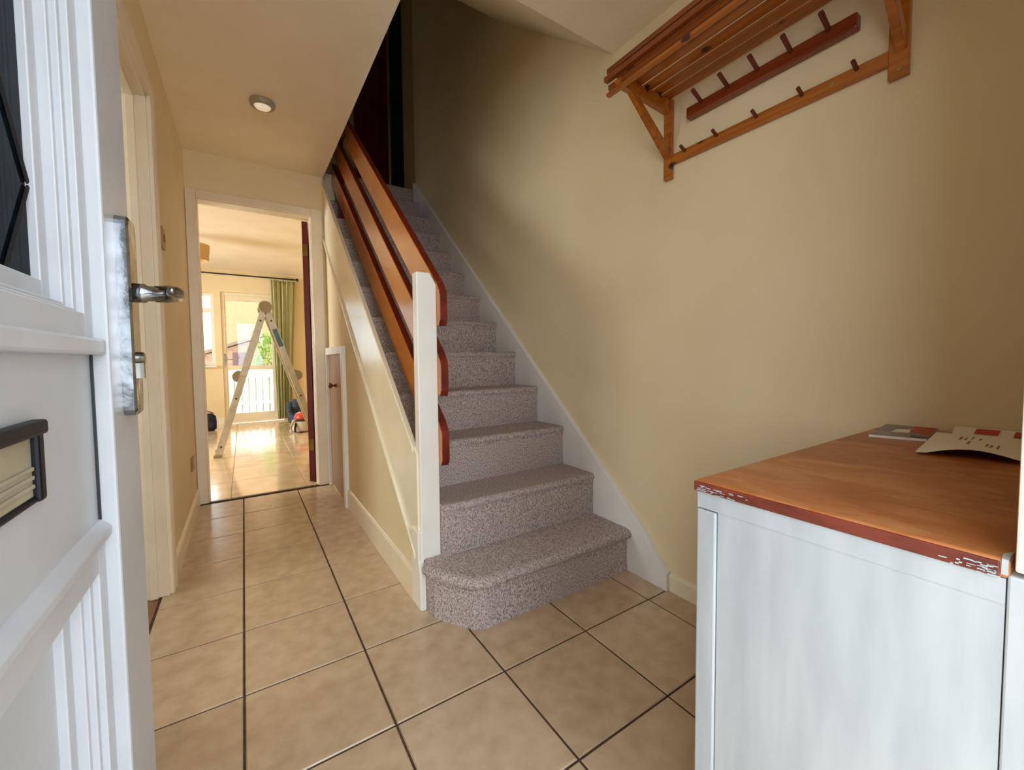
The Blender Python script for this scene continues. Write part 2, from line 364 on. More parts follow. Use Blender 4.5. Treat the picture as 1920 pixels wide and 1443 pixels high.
MB().box(1.16, 1.36, 4.692, 4.70, 2.85, 3.45).build("door_panel", MAROON, ld, bevel=.004)
MB().box(1.16, 1.36, 4.692, 4.70, 3.60, 4.45).build("door_panel", MAROON, ld, bevel=.004)
struct("door_6", MB().box(1.466, 1.4745, 4.30, 4.68, 2.61, 4.62), DARKVOID, "dark sheet standing in for an unlit doorway on the upper landing")

# ------------------------------------------------------------------ side room beyond the left doorway
sr = thing("wall_side_room", (-1.3, 1.8, 0), "cream walls of the room beyond the left doorway", None, kind='structure')
m = MB(); holed_wall(m, -2.5, -2.4, .2, 3.3, 2.5, 1.05, 2.45, .85, 2.05); m.box(-2.4, XL - .1, .2, .3, 0, 2.5); m.box(-2.4, XL - .1, 3.2, 3.3, 0, 2.5); m.box(-2.5, XL - .1, .2, 3.3, 2.5, 2.6)
m.build("wall_surface", CREAM, sr)
struct("floor_side_room", MB().box(-2.4, -0.318, .3, 3.2, -.08, -.002), OAK, "brown wooden floor of the room on the left")
# door lining, stop and architrave
dl = thing("trim_3", (XL, DY1, 0), "cream door lining and architrave of the left doorway", "door frame", kind='structure')
m = MB(); m.box(XL - .10, XL, DY1 - .018, DY1, 0, DH); m.box(XL - .10, XL, DY0, DY0 + .018, 0, DH); m.box(XL - .10, XL, DY0, DY1, DH - .018, DH); m.build("lining", BEIGEW, dl)
m = MB(); m.box(XL - .06, XL - .034, DY1 - .030, DY1 - .018, 0, DH - .018); m.box(XL - .06, XL - .034, DY0, DY1, DH - .030, DH - .018); m.build("door_stop", BEIGEW, dl, bevel=.002)
def archi_v(y0, y1):
    s = 1 if y1 > y0 else -1; w = abs(y1 - y0)
    return [(XL, y0), (XL + .012, y0), (XL + .016, y0 + s * .010), (XL + .010, y0 + s * .022), (XL + .014, y0 + s * .030), (XL + .018, y0 + s * (w - .012)), (XL + .012, y1), (XL, y1)]
MB().zprism(archi_v(DY1 - .004, DY1 + .064), 0, DH + .06).build("architrave", BEIGEW, dl)
MB().zprism(archi_v(DY0 + .004, DY0 - .064), 0, DH + .06).build("architrave", BEIGEW, dl)
m = MB(); m.yprism([(XL, DH - .004), (XL + .012, DH - .004), (XL + .016, DH + .006), (XL + .010, DH + .018), (XL + .014, DH + .026), (XL + .018, DH + .048), (XL + .012, DH + .060), (XL, DH + .060)], DY0 - .06, DY1 + .062)
m.build("architrave", BEIGEW, dl)

# ------------------------------------------------------------------ skirting boards
def skirt_profile(h, t=.013): return [(0, 0), (t, 0), (t, h - .014), (t * .55, h - .004), (t * .2, h), (0, h)]
m = MB(); m.yprism([(XL + a, z) for a, z in skirt_profile(.105)], DY1 + .066, YE - .002)
struct("baseboard_left", m, CREAMW, "cream skirting board along the left wall")
m = MB(); m.yprism([(XS - a, z) for a, z in skirt_profile(.125)], 1.50, 2.765)
struct("baseboard_stair", m, CREAMW, "cream skirting below the stair panelling")
m = MB(); m.yprism([(XR - a, z) for a, z in skirt_profile(.075, .014)], .40, 1.030)
struct("baseboard_right", m, CREAMW, "low cream skirting between stair string and cabinet")

# ------------------------------------------------------------------ living room doorway trim
le = thing("trim_4", (.1, YE, 0), "cream architrave and lining of the living room doorway", "door frame", kind='structure')
for (x0, x1, z0, z1) in ((-.282, -.226, 0, 2.075), (.452, .530, 0, 2.075), (-.226, .452, 2.020, 2.075)):
    MB().box(x0, x1, YE - .016, YE - .001, z0, z1).build("architrave", BEIGEW, le, bevel=.004)
m = MB(); m.box(-.2315, -.222, YE, YE + .11, 0, 2.03); m.box(.449, .4595, YE, YE + .11, 0, 2.03); m.box(-.222, .449, YE, YE + .11, 2.016, 2.0255); m.build("lining", BEIGEW, le)

# ------------------------------------------------------------------ staircase
def strz(y): return .640 + .880 * (y - 1.555)       # top of the outer string
def lowz(y): return .201 + .880 * (y - 1.534)       # moulding line
ws = struct("wall_stair", MB().xprism([(1.50, 0), (YE, 0), (YE, ZC), (3.46, ZC)][:2] + [(YE, lowz(YE) + .1), (1.50, lowz(1.50) + .1)], XS, XS + .010), CREAM, "cream wall below the stairs")

st = thing("staircase", (1.0, 2.4, 0), "grey carpeted staircase with white newel and orange handrail boards", "staircase")
X0, X1 = .556, 1.414
for i in range(2, 14):
    yn, zn = nose(i); ynx = nose(i + 1)[0]; yr = yn + .009; z0 = nose(i - 1)[1]
    prof = [(yr, z0 - .01), (yr, zn - .045)]
    for k in range(7):
        a = math.radians(-50 + k * 23.4); prof.append((yn + .018 - .018 * math.cos(a), zn - .018 + .018 * math.sin(a)))
    if i < 13: prof += [(ynx + .02, zn), (ynx + .02, z0 - .01)]
    else: prof += [(yn + .06, zn), (yn + .06, z0 - .01)]
    MB().xprism(prof, .6235 if i == 2 else X0, X1).build("step", CARPET, st)
# bottom step wraps the newel with a clipped corner
def step_ring(o, z):
    return [(.5555, 1.478, z), (.5555 - o, 1.440, z), (.560 - o, 1.400 - o * .6, z), (.624 - o * .8, 1.296 - o * .8, z), (.650 - o * .5, 1.260 - o, z), (.690, 1.244 - o, z), (1.0, 1.240 - o, z), (X1, 1.238 - o, z), (X1, 1.478, z), (.70, 1.478, z)]
MB().rings([step_ring(0, 0), step_ring(-.002, .08), step_ring(0, .148), step_ring(.012, .150), step_ring(.021, .158), step_ring(.024, .170), step_ring(.020, .182), step_ring(.010, .190), step_ring(-.004, .193)]).build("step", CARPET, st)
# outer string board with rounded lip and lower moulding
MB().xprism([(1.500, lowz(1.500)), (YE - .002, lowz(YE)), (YE - .002, strz(YE)), (1.500, strz(1.500))], XS - .006, XS + .010).build("outer_string", CREAMW, st, bevel=.003)
MB().xprism([(1.53, strz(1.53) - .020), (YE - .002, strz(YE) - .020), (YE - .002, strz(YE) + .004), (1.53, strz(1.53) + .004)], XS - .014, XS - .004).build("string_lip", CREAMW, st, bevel=.004)
MB().xprism([(1.515, lowz(1.515) - .004), (YE - .02, lowz(YE - .02) - .004), (YE - .02, lowz(YE - .02) + .022), (1.515, lowz(1.515) + .022)], XS - .018, XS - .002).build("string_moulding", CREAMW, st, bevel=.005)
# newel post: upper shaft and foot board
m = MB(); m.yprism([(.545, .186), (.623, .186), (.623, 1.238), (.598, 1.281), (.545, 1.281)], 1.480, 1.527); m.build("newel_post", GLOSSW, st, bevel=.004)
MB().xprism([(1.464, 0), (1.56, 0), (1.56, .30), (1.482, .30), (1.482, .19), (1.464, .140)], .531, .555).build("newel_foot", GLOSSW, st, bevel=.004)
# wall string
def wsz(y): return .433 + .886 * (y - 1.395)
MB().xprism([(1.034, 0), (1.034, .075), (1.075, .118), (1.16, .220), (3.884, wsz(3.884)), (3.884, wsz(3.884) - .40), (1.5, 0)], X1 - .002, XR).build("wall_string", mat("pale_cool_gloss", (236, 236, 234), (242, 242, 240), rough=0.3, nscale=5), st, bevel=.002)
# three handrail boards with rounded lower ends
for k, zc in enumerate((1.156, .888, .620)):
    sl = .868; hv = .081; y0 = 1.452; y1 = 3.52
    c = lambda y: zc + sl * (y - 1.46)
    pts = [(y0 + .012, c(y0) - hv + .012), (y0 + .045, c(y0 + .03) - hv - .004), (y1, c(y1) - hv), (y1, c(y1) + hv), (y0 + .030, c(y0 + .02) + hv + .004), (y0 + .006, c(y0) + hv - .012), (y0, c(y0) + hv - .030), (y0, c(y0) - hv + .035)]
    hb = MB().xprism(pts, .6225, .656).build("handrail_board", ORANGE, st, bevel=.004)
    hb.data.materials.append(MAHOG)
    for p in hb.data.polygons: p.material_index = 0 if p.normal.x < -.9 else 1
m = MB(); m.box(.650, .690, 3.38, 3.45, 1.95, 3.32); m.build("upper_post", MAHOG, st, bevel=.003)

# ------------------------------------------------------------------ under-stair cupboard door
cd = thing("door_3", (XS, 3.09, 0), "low tan cupboard door under the stairs with white frame", "cupboard door", kind='structure')
m = MB(); m.box(XS - .026, XS, 2.770, 2.822, 0, 1.045); m.box(XS - .026, XS, 3.365, YE - .018, 0, 1.045); m.box(XS - .026, XS, 2.822, 3.365, .993, 1.045)
m.build("door_frame", GLOSSW, cd, bevel=.003)
MB().box(XS - .005, XS - .0005, 2.824, 3.363, .012, .991).build("door_leaf", TAN, cd)
m = MB(); m.lathe((XS - .005, 3.11, .775), [(.012, 0), (.012, -.006), (.007, -.010), (.007, -.022), (.018, -.030), (.020, -.040), (.012, -.048)], 16, 'x'); m.build("knob", PEGW, cd, smooth=True)

# ------------------------------------------------------------------ front door (opened inwards beside the left wall)
XO, XB = -.130, -.192
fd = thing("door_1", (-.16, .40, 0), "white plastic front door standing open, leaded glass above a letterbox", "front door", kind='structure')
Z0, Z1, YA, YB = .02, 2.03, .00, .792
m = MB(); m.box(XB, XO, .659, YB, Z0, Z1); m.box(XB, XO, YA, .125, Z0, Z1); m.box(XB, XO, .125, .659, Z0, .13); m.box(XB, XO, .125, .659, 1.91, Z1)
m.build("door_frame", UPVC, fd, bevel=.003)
# mid panel with letterbox
MB().box(XB + .01, -.147, .125, .6560, .76, .985).build("middle_panel", UPVC, fd)
m = MB(); m.box(-.1475, -.1445, .6558, .6588, .775, .968); m.build("gap_shade_strip", BLACK, fd)  # black strip standing in for the shaded crack between panel and stile
m = MB(); m.xprism([(-1, 0)] * 0 or [(.125, .966), (.659, .966), (.659, .984), (.125, .984)], -.160, -.1325); m.build("upper_ledge", UPVC, fd, bevel=.003)
m = MB(); m.yprism([(-.160, .748), (-.146, .748), (-.136, .756), (-.136, .766), (-.146, .776), (-.160, .776)], .125, .659); m.build("lower_ledge", UPVC, fd, bevel=.002)
# stepped glazing bead round the glass, and round the lower panel
steps = [(.632, .659, -.143), (.623, .632, -.149), (.616, .623, -.155), (.596, .616, -.164)]
def ring_frame(y0, y1, z0, z1, w, xa, xb):
    m = MB()
    m.box(xa, xb, y0, y0 + w, z0, z1); m.box(xa, xb, y1 - w, y1, z0, z1); m.box(xa, xb, y0 + w, y1 - w, z0, z0 + w); m.box(xa, xb, y0 + w, y1 - w, z1 - w, z1)
    return m
for (zb, zt, nm) in ((.984, 1.91, "glazing_bead"), (.130, .748, "lower_panel_bead")):
    for (a, b, x) in steps:
        o = .659 - b; w = b - a
        ring_frame(.125 + o, .659 - o, zb + o * .82, zt - o, w, XB + .004, x).build(nm, UPVC, fd, bevel=.0015)
MB().box(XB + .006, -.172, .18, .604, .185, .70).build("lower_panel", UPVC, fd)
MB().box(-.176, -.171, .186, .600, 1.034, 1.852).build("glass_pane", DGLASS, fd)
MB().box(XB, XB + .003, .186, .600, 1.034, 1.852).build("inner_glass_pane", glass_mat("inner_glass", (0.4, 0.46, 0.46), ior=1.07), fd)
# lead lattice
m = MB()
ws_, hs_ = .138, .215
def clip_seg(p, q):
    (y0, z0), (y1, z1) = p, q; t0, t1 = 0, 1; dy, dz = y1 - y0, z1 - z0
    for pp, qq in ((-dy, y0 - .186), (dy, .598 - y0), (-dz, z0 - 1.036), (dz, 1.850 - z0)):
        if abs(pp) < 1e-9: continue
        r = qq / pp
        if pp < 0: t0 = max(t0, r)
        else: t1 = min(t1, r)
    return None if t0 >= t1 else ((y0 + dy * t0, z0 + dz * t0), (y0 + dy * t1, z0 + dz * t1))
for k in range(-8, 12):
    for s in (1, -1):
        c = clip_seg((.598 - 2.5 * ws_ * 4, 1.13 + k * hs_ - s * 2.5 * hs_ * 4), (.598 + 2.5 * ws_, 1.13 + k * hs_ + s * 2.5 * hs_))
        if c:
            (ya, za), (yb, zb) = c
            m.tube([(-.1695, ya, za), (-.1695, yb, zb)], .0016, 6)
m.build("lead_lattice", LEAD, fd)
# letterbox
lb = thing("letterbox", (0, 0, 0), None, None); lb.parent = fd; lb.location = (0, 0, 0)
yl0, yl1, zl0, zl1 = .24, .492, .846, .912
m = MB(); m.box(-.147, -.136, yl0, yl1, zl1 - .012, zl1); m.box(-.147, -.141, yl0, yl1, zl0, zl0 + .005); m.box(-.147, -.139, yl1 - .012, yl1, zl0, zl1); m.box(-.147, -.139, yl0, yl0 + .012, zl0, zl1)
m.build("letterbox_frame", NAVY, lb, bevel=.004)
m = MB(); m.box(-.147, -.1435, yl0 + .012, yl1 - .012, zl0 + .005, zl1 - .010)
for q in (.858, .865, .872): m.box(-.1438, -.1418, yl0 + .013, yl1 - .013, q, q + .0035)
m.build("letterbox_flap", FLAP, lb, bevel=.001)
# lever handle on a long chrome plate
hp = thing("door_handle", (0, 0, 0), None, None); hp.parent = fd; hp.location = (0, 0, 0)
py0, py1, pz0, pz1 = .706, .752, .888, 1.143
pr = []
for (cy, cz, a0) in ((py1 - .012, pz1 - .012, 0), (py0 + .012, pz1 - .012, 90), (py0 + .012, pz0 + .012, 180), (py1 - .012, pz0 + .012, 270)):
    for k in range(5):
        a = math.radians(a0 + k * 22.5); pr.append((cy + .012 * math.cos(a), cz + .012 * math.sin(a)))
def inset(d): 
    cy, cz = (py0 + py1) / 2, (pz0 + pz1) / 2
    return [(cy + (y - cy) * (1 - d / .023), cz + (z - cz) * (1 - d / .127)) for y, z in pr]
MB().rings([[(XO, y, z) for y, z in pr], [(XO + .011, y, z) for y, z in pr], [(XO + .0135, y, z) for y, z in inset(.003)]]).build("back_plate", CHROME, hp)
m = MB(); m.lathe((XO + .012, .728, 1.048), [(.0125, 0), (.0125, .012), (.010, .015), (.010, .040)], 18, 'x'); m.build("lever_neck", CHROME, hp, smooth=True)
m = MB(); m.tube([(XO + .034, .730, 1.048), (XO + .050, .728, 1.049), (XO + .058, .716, 1.048), (XO + .060, .694, 1.047), (XO + .058, .672, 1.046), (XO + .057, .664, 1.046)], [.0110, .0115, .0100, .0080, .0062, .0030], 14)
m.build("lever", CHROME2, hp, smooth=True)
m = MB(); m.lathe((XO + .012, .728, .962), [(.0085, 0), (.0085, .006), (.0075, .008)], 18, 'x'); m.box(XO + .013, XO + .0195, .7225, .7335, .936, .962); m.build("lock_cylinder", CHROME2, hp)
# door threshold outside and right door-frame post
fp = thing("trim_5", (.62, .03, 0), "white front door frame post beside the cabinet", "door frame", kind='structure')
MB().box(.586, .640, -.07, .0585, .757, 2.09).build("upper_post", mat("cream_white_post", (240, 236, 220), rough=.35), fp, bevel=.002)
MB().box(.5865, .640, -.07, .0627, 0, .752).build("lower_post", PLYW, fp, bevel=.002)

# ------------------------------------------------------------------ meter cabinet beside the entrance
cb = thing("cabinet", (1.0, .22, 0), "white plywood meter cabinet with a worn orange wooden top", "cabinet")
CX0, CY0, CY1, CZ = .586, .0635, .374, .748
m = MB(); m.box(CX0 + .0018, CX0 + .016, CY0, .3415, .0, .7235); m.build("front_panel", PLYW, cb)
MB().box(CX0 + .001, CX0 + .016, CY0, CY1, .7235, CZ).build("top_rail", PLYW, cb)
MB().box(CX0 - .001, CX0 + .016, .3435, CY1, 0, .7215).build("corner_stile", PLYW, cb, bevel=.0025)
m = MB(); m.box(CX0 + .016, XR - .003, CY1 - .016, CY1, 0, CZ); m.build("side_panel", PLYW, cb)
m = MB(); m.xprism([(CY0 - .002, CZ), (CY1 + .004, CZ), (CY1 + .004, CZ + .018), (CY0 - .002, CZ + .018)], CX0 + .001, XR - .002)
m.build("worktop", TOPW, cb, bevel=.003)
MB().xprism([(CY0 + .004, CZ + .0006), (CY1 + .005, CZ + .0006), (CY1 + .005, CZ + .0155), (CY0 + .004, CZ + .0155)], CX0 - .0015, CX0 + .002).build("worktop_edge", EDGE, cb, bevel=.001)
# paint scuffs where white paint has run on to the edge
m = MB()
for k in range(70):
    y = CY1 - abs(random.gauss(0, .03)) if k < 44 else CY0 + .006 + abs(random.gauss(0, .016))
    z = CZ + random.uniform(.0, .010); l = random.uniform(.0008, .004); h = random.uniform(.0005, .0014)
    if CY0 < y - l and y + l < CY1: m.box(CX0 - .0022, CX0 - .0012, y - l, y + l, z, z + h)
s_ = m.build("paint_scuffs", PLYW, cb); s_["kind"] = "stuff"
MB().zprism([(CX0, CY0 - .001), (CX0 + .030, CY0 - .001), (CX0 + .018, CY0 + .004), (CX0, CY0 + .003)], CZ + .004, CZ + .0184).build("white_corner", PLYW, cb)

# papers on the cabinet
ZT = CZ + .0182
def sheet(corners, zf, n=10, th=.0006):
    a, b, c, d = [Vector((p[0], p[1], 0)) for p in corners]
    def pt(u, v, dz):
        p = a * (1 - u) * (1 - v) + b * u * (1 - v) + c * u * v + d * (1 - u) * v
        return (p.x, p.y, ZT + zf(u, v) + dz)
    m = MB(); m.grid(lambda u, v: pt(u, v, th), n, n); m.grid(lambda u, v: pt(u, v, 0), n, n)
    for e in (lambda t, s: pt(t, 0, s * th), lambda t, s: pt(t, 1, s * th), lambda t, s: pt(0, t, s * th), lambda t, s: pt(1, t, s * th)): m.grid(e, n, 1)
    bmesh.ops.remove_doubles(m.bm, verts=m.bm.verts[:], dist=1e-6)
    return m
mg = thing("magazine", (1.33, .31, ZT), "glossy purple-grey magazine with red patch lying against the wall", "magazine")
mc = [(1.215, .345), (1.245, .254), (1.432, .272), (1.425, .369)]
MB().zprism(mc, ZT, ZT + .0055).build("pages", PAPER, mg)
MB().zprism(mc, ZT + .0056, ZT + .0068).build("cover", MAG, mg)
MB().zprism([(1.30, .262), (1.43, .275), (1.43, .315), (1.32, .300)], ZT + .0069, ZT + .0074).build("red_print", REDP, mg)
MB().zprism([(1.246, .2555), (1.275, .2585), (1.272, .285), (1.238, .280)], ZT + .0069, ZT + .0073).build("dark_print", MAGD, mg)
MB().zprism([(1.29, .325), (1.35, .327), (1.36, .300), (1.30, .297)], ZT + .0069, ZT + .0073).build("white_print", PAPER, mg)
lf2 = thing("leaflet", (1.38, .16, ZT), "folded white leaflet with red printed bands behind the letter", "leaflet")
sheet([(1.376, .240), (1.383, .085), (1.437, .089), (1.434, .245)], lambda u, v: .0010 + .016 * v, 6).build("sheet", PAPER, lf2)
for (a, b) in ((.172, .208), (.112, .150)):
    sheet([(1.396, b), (1.398, a), (1.428, a), (1.426, b)], lambda u, v: .0080 + .0080 * v, 2, .0006).build("red_band", REDP, lf2)
lt = thing("letter", (1.2, .17, ZT), "white printed letter lifting off the cabinet top at its near edge", "letter")
lc = [(1.080, .236), (1.104, .098), (1.372, .118), (1.362, .262)]
lz = lambda u, v: .009 + .012 * (1 - v) * max(0, math.sin(math.pi * min(1, max(0, (u - .1) / .8)))) - .006 * (1 - u) * (1 - v) - .002 * v
sheet(lc, lz).build("sheet", PAPER, lt)
def strip(u0, u1, v0, v1):
    a, b, c, d = [Vector((p[0], p[1], 0)) for p in lc]
    P = lambda u, v: a * (1 - u) * (1 - v) + b * u * (1 - v) + c * u * v + d * (1 - u) * v
    mm = MB()
    def f(s, t):
        u = u0 + (u1 - u0) * s; v = v0 + (v1 - v0) * t; p = P(u, v); return (p.x, p.y, ZT + lz(u, v) + .0010)
    return mm.grid(f, 3, 2)
for (u0, u1, v0, v1) in ((.30, .33, .62, .80), (.36, .38, .60, .78), (.42, .445, .34, .52), (.42, .44, .66, .84), (.50, .52, .62, .80), (.60, .62, .26, .44), (.64, .66, .26, .42), (.70, .72, .24, .44)):
    strip(u0, u1, v0, v1).build("printed_line", INK, lt)

# ------------------------------------------------------------------ coat rack and peg board on the right wall
XW = XR - .001
rk = thing("coat_rack", (XW, .70, 1.65), "honey pine wall coat rack with slatted hat shelf above the cabinet", "coat rack")
MB().box(XW - .018, XW, 1.034, 1.068, 1.652, 1.955).build("post", RACK, rk, bevel=.002)
MB().box(XW - .018, XW, .348, .388, 1.664, 1.965).build("post", RACK, rk, bevel=.002)
for y0 in (1.040, .352):
    m = MB(); m.yprism([(XW - .018, 1.900), (XW - .018, 1.955), (1.155, 1.950), (1.135, 1.932), (1.150, 1.915), (1.215, 1.912)], y0, y0 + .022)
    m.build("arm", RACK, rk, bevel=.002)
    m = MB(); m.yprism([(XW - .016, 1.722), (XW - .002, 1.760), (1.235, 1.914), (1.200, 1.914)], y0 + .001, y0 + .021)
    m.build("brace", RACK, rk, bevel=.0015)
MB().box(XW - .016, XW, .388, 1.034, 1.704, 1.741).build("lower_rail", RACK, rk, bevel=.002)
for x0, x1, z in ((1.390, 1.428, 1.957), (1.336, 1.374, 1.957), (1.282, 1.320, 1.957), (1.228, 1.266, 1.957)):
    MB().box(x0, x1, .29, 1.075, z, z + .012).build("shelf_slat", RACK, rk, bevel=.002)
MB().box(1.163, 1.212, .29, 1.075, 1.955, 1.967).build("shelf_slat", RACK, rk, bevel=.002)
MB().box(1.140, 1.158, .29, 1.105, 1.904, 1.916).build("front_slat", RACK, rk, bevel=.002)
for x, z in ((1.128, 1.950), (1.142, 1.984), (1.150, 1.930)):
    MB().box(x, x + .020, .28, 1.105, z, z + .018).build("front_rail", RACKD, rk, bevel=.002)
pg = MB().tube([(0, 0, 0), (-.030, 0, .012)], .0055, 10).build("peg", PEGW, rk, smooth=False)
off = rk.location
pg.data.transform(Matrix.Translation(off)); pg.location = Vector((XW - .014, .975, 1.732)) - off
for y in (.850, .716, .585, .454): copy_part(pg, rk, Vector((XW - .014, y, 1.732)) - off)
for (y, z, x) in ((.365, 1.682, XW - .018), (.510, 1.722, XW - .016)):
    MB().lathe((x, y, z), [(.006, .001), (.006, -.0015), (.003, -.002)], 12, 'x').build("screw_head", CREAMPL, rk)
pb = thing("peg_board", (XW, .71, 1.84), "red-brown peg board with five long pegs fixed below the rack shelf", "peg board")
MB().box(XW - .030, XW, .452, .962, 1.838, 1.878).build("board", REDWOOD, pb, bevel=.004)
pk = MB().tube([(0, 0, 0), (-.058, 0, .026)], [.0065, .0072], 10).build("peg", PEGW, pb)
off2 = pb.location
pk.data.transform(Matrix.Translation(off2)); pk.location = Vector((XW - .026, .901, 1.868)) - off2
for y in (.804, .707, .612, .516): copy_part(pk, pb, Vector((XW - .026, y, 1.868)) - off2)

# side room window, plus an unseen living room window added for the fill
for nm, xw, ya, yb, za, zb, lab in (("window_2", -2.46, 1.05, 2.45, .85, 2.05, "white window frame in the room left of the hall"), ("added_window", LXW - .06, 4.55, 6.25, .8, 2.1, "unseen white window frame added round the living room fill light")):
    w_ = thing(nm, (xw, (ya + yb) / 2, za), lab, "window", kind='structure')
    ring_frame(ya, yb, za, zb, .05, xw - .02, xw + .03).build("window_frame", GLOSSW, w_)
    MB().box(xw - .02, xw + .03, (ya + yb) / 2 - .03, (ya + yb) / 2 + .03, za + .05, zb - .05).build("mullion", GLOSSW, w_)
    MB().box(xw, xw + .004, ya + .045, yb - .045, za + .045, zb - .045).build("glass_pane", GLASS, w_)

# ------------------------------------------------------------------ small fittings in the hall
dlg = thing("ceiling_light", (.129, 2.59, ZC), "small round pale spotlight on the hall ceiling", "ceiling light")
MB().lathe((.129, 2.59, ZC), [(.058, -.0005), (.060, -.010), (.056, -.024), (.044, -.030), (.040, -.024)], 32).build("rim", FIT, dlg, smooth=False)
MB().lathe((.129, 2.59, ZC - .024), [(.040, 0.001), (.034, -.008), (.018, -.013), (.004, -.014)], 28).build("lens", LENS, dlg, smooth=True)
sw = thing("light_switch", (XL, 2.39, 1.50), "small brassy light switch beside the left doorway", "light switch")
MB().box(XL + .0002, XL + .009, 2.345, 2.430, 1.455, 1.545).build("plate", CREAMPL, sw, bevel=.002)
MB().box(XL + .009, XL + .013, 2.378, 2.397, 1.485, 1.515).build("rocker", BRASS, sw, bevel=.001)
so = thing("wall_socket", (XL, 3.16, .33), "low wall plate on the left wall near the end doorway", "socket")
MB().box(XL + .0002, XL + .008, 3.10, 3.22, .29, .37).build("plate", CREAMPL, so, bevel=.002)
MB().box(XL + .008, XL + .010, 3.13, 3.19, .315, .345).build("socket_insert", FIT, so, bevel=.001)

# ------------------------------------------------------------------ living room
LY0, LY1, LX0, LX1 = YE + .10, 7.55, -3.0, 1.9
lfz = thing("floor_living_room", (0, 5.5, 0), "pale glossy tiled living room floor", None, kind='structure')
MB().box(LX0, LX1, YE + .012, LY1, -.10, -.003).build("grout_bed", LGROUT, lfz)
for i in range(-6, 4):
    for j in range(0, 9):
        x0 = .375 + i * .48; y0 = YE + .020 + j * .48
        y1 = min(y0 + .48, LY1); x1 = min(x0 + .48, LX1)
        tile_mesh(x0 + .002, x1 - .002, y0 + .002, y1 - .002, z=0, h=.006, b=.0015).build("floor_tile", random.choice(LTILE), lfz)
lw = thing("wall_living_room", (-.5, 5.5, 0), "cream walls of the living room", None, kind='structure')
WX0, WX1, WZ0, WZ1 = -1.55, -.345, .885, 1.955        # window opening
FX0, FX1, FZ1 = -.260, .520, 1.985                   # French door opening
m = MB(); holed_wall(m, LX0 - .1, LX0, LY0, LY1, 2.4, 4.55, 6.25, .8, 2.1); m.box(LX1, LX1 + .1, LY0, LY1, 0, 2.4); m.box(XL - .1, LX0 - .1, YE, YE + .1, 0, 2.4); m.box(XS, LX1 + .1, 3.95, 4.05, 0, 2.4)
m.box(XS, XS + .1, YE + .1, 3.95, 0, 2.4)
m.build("wall_surface", CREAM, lw)
m = MB(); m.box(LX0 - .1, WX0, LY1, LY1 + .14, 0, 2.4); m.box(WX0, WX1, LY1, LY1 + .14, 0, WZ0); m.box(WX0, FX1, LY1, LY1 + .14, WZ1, 2.4) if False else m.box(WX0, WX1, LY1, LY1 + .14, WZ1, 2.4)
m.box(WX1, FX0, LY1, LY1 + .14, 0, 2.4); m.box(FX0, FX1, LY1, LY1 + .14, FZ1, 2.4); m.box(FX1, LX1 + .1, LY1, LY1 + .14, 0, 2.4)
m.build("window_wall", CREAM, lw)
struct("ceiling_living_room", MB().zprism([(LX0 - .1, YE + .10), (XS, YE + .10), (XS, 3.95), (LX1 + .1, 3.95), (LX1 + .1, LY1 + .14), (LX0 - .1, LY1 + .14)], 2.31, 2.42), CEIL, "cream living room ceiling")
# French door
fr = thing("door_4", (.1, LY1 + .05, 0), "white glazed garden door at the far end of the living room", "glazed door", kind='structure')
yA, yB = LY1 + .02, LY1 + .085
m = ring_frame(FX0, FX1, 0.0, FZ1, .045, yA, yB)
for v in m.bm.verts: v.co = Vector((v.co.y, v.co.x, v.co.z))
m.build("outer_frame", BEIGEW, fr, bevel=.004)
m = MB(); m.box(FX0 + .045, -.198, yA + .008, yB - .01, .045, 1.94); m.box(.385, FX1 - .045, yA + .008, yB - .01, .045, 1.94); m.box(-.198, .385, yA + .008, yB - .01, .045, .150); m.box(-.198, .385, yA + .008, yB - .01, .812, .878); m.box(-.198, .385, yA + .008, yB - .01, 1.862, 1.94)
m.build("door_leaf", BEIGEW, fr, bevel=.004)
MB().box(-.200, .387, yA + .03, yA + .034, .874, 1.866).build("upper_pane", GLASS, fr)
MB().box(-.200, .387, yA + .03, yA + .034, .146, .816).build("lower_pane", GLASS, fr)
m = MB(); m.box(-.240, -.222, yA - .004, yA + .009, .86, 1.06); m.box(-.235, -.225, yA - .03, yA - .004, .965, .985); m.box(-.300 + .065, -.13, yA - .036, yA - .026, .966, .984)
m.build("door_handle", CHROME2, fr)
wn = thing("window_1", (-.95, LY1 + .05, WZ0), "white living room window left of the garden door", "window", kind='structure')
def win_rect(x0, x1, z0, z1, w):
    m = ring_frame(x0, x1, z0, z1, w, yA, yB)
    for v in m.bm.verts: v.co = Vector((v.co.y, v.co.x, v.co.z))
    return m
win_rect(WX0, WX1, WZ0, WZ1, .040).build("window_frame", GLOSSW, wn, bevel=.003)
m = MB(); m.box(WX0 + .04, WX1 - .04, yA, yB, 1.675, 1.735); m.box(-.98, -.92, yA, yB, WZ0 + .04, WZ1 - .04); m.build("glazing_bar", GLOSSW, wn, bevel=.003)
MB().box(WX0 + .03, WX1 - .03, yA + .03, yA + .034, WZ0 + .03, WZ1 - .03).build("glass_pane", GLASS, wn)
MB().box(WX0 - .04, WX1 + .015, LY1 - .07, LY1 + .03, WZ0 - .025, WZ0).build("window_sill", GLOSSW, wn, bevel=.004)
struct("baseboard_living_room", MB().box(LX0, FX0 - .01, LY1 - .014, LY1 - .001, 0, .09), GLOSSW, "white skirting below the living room window", bevel=.003)
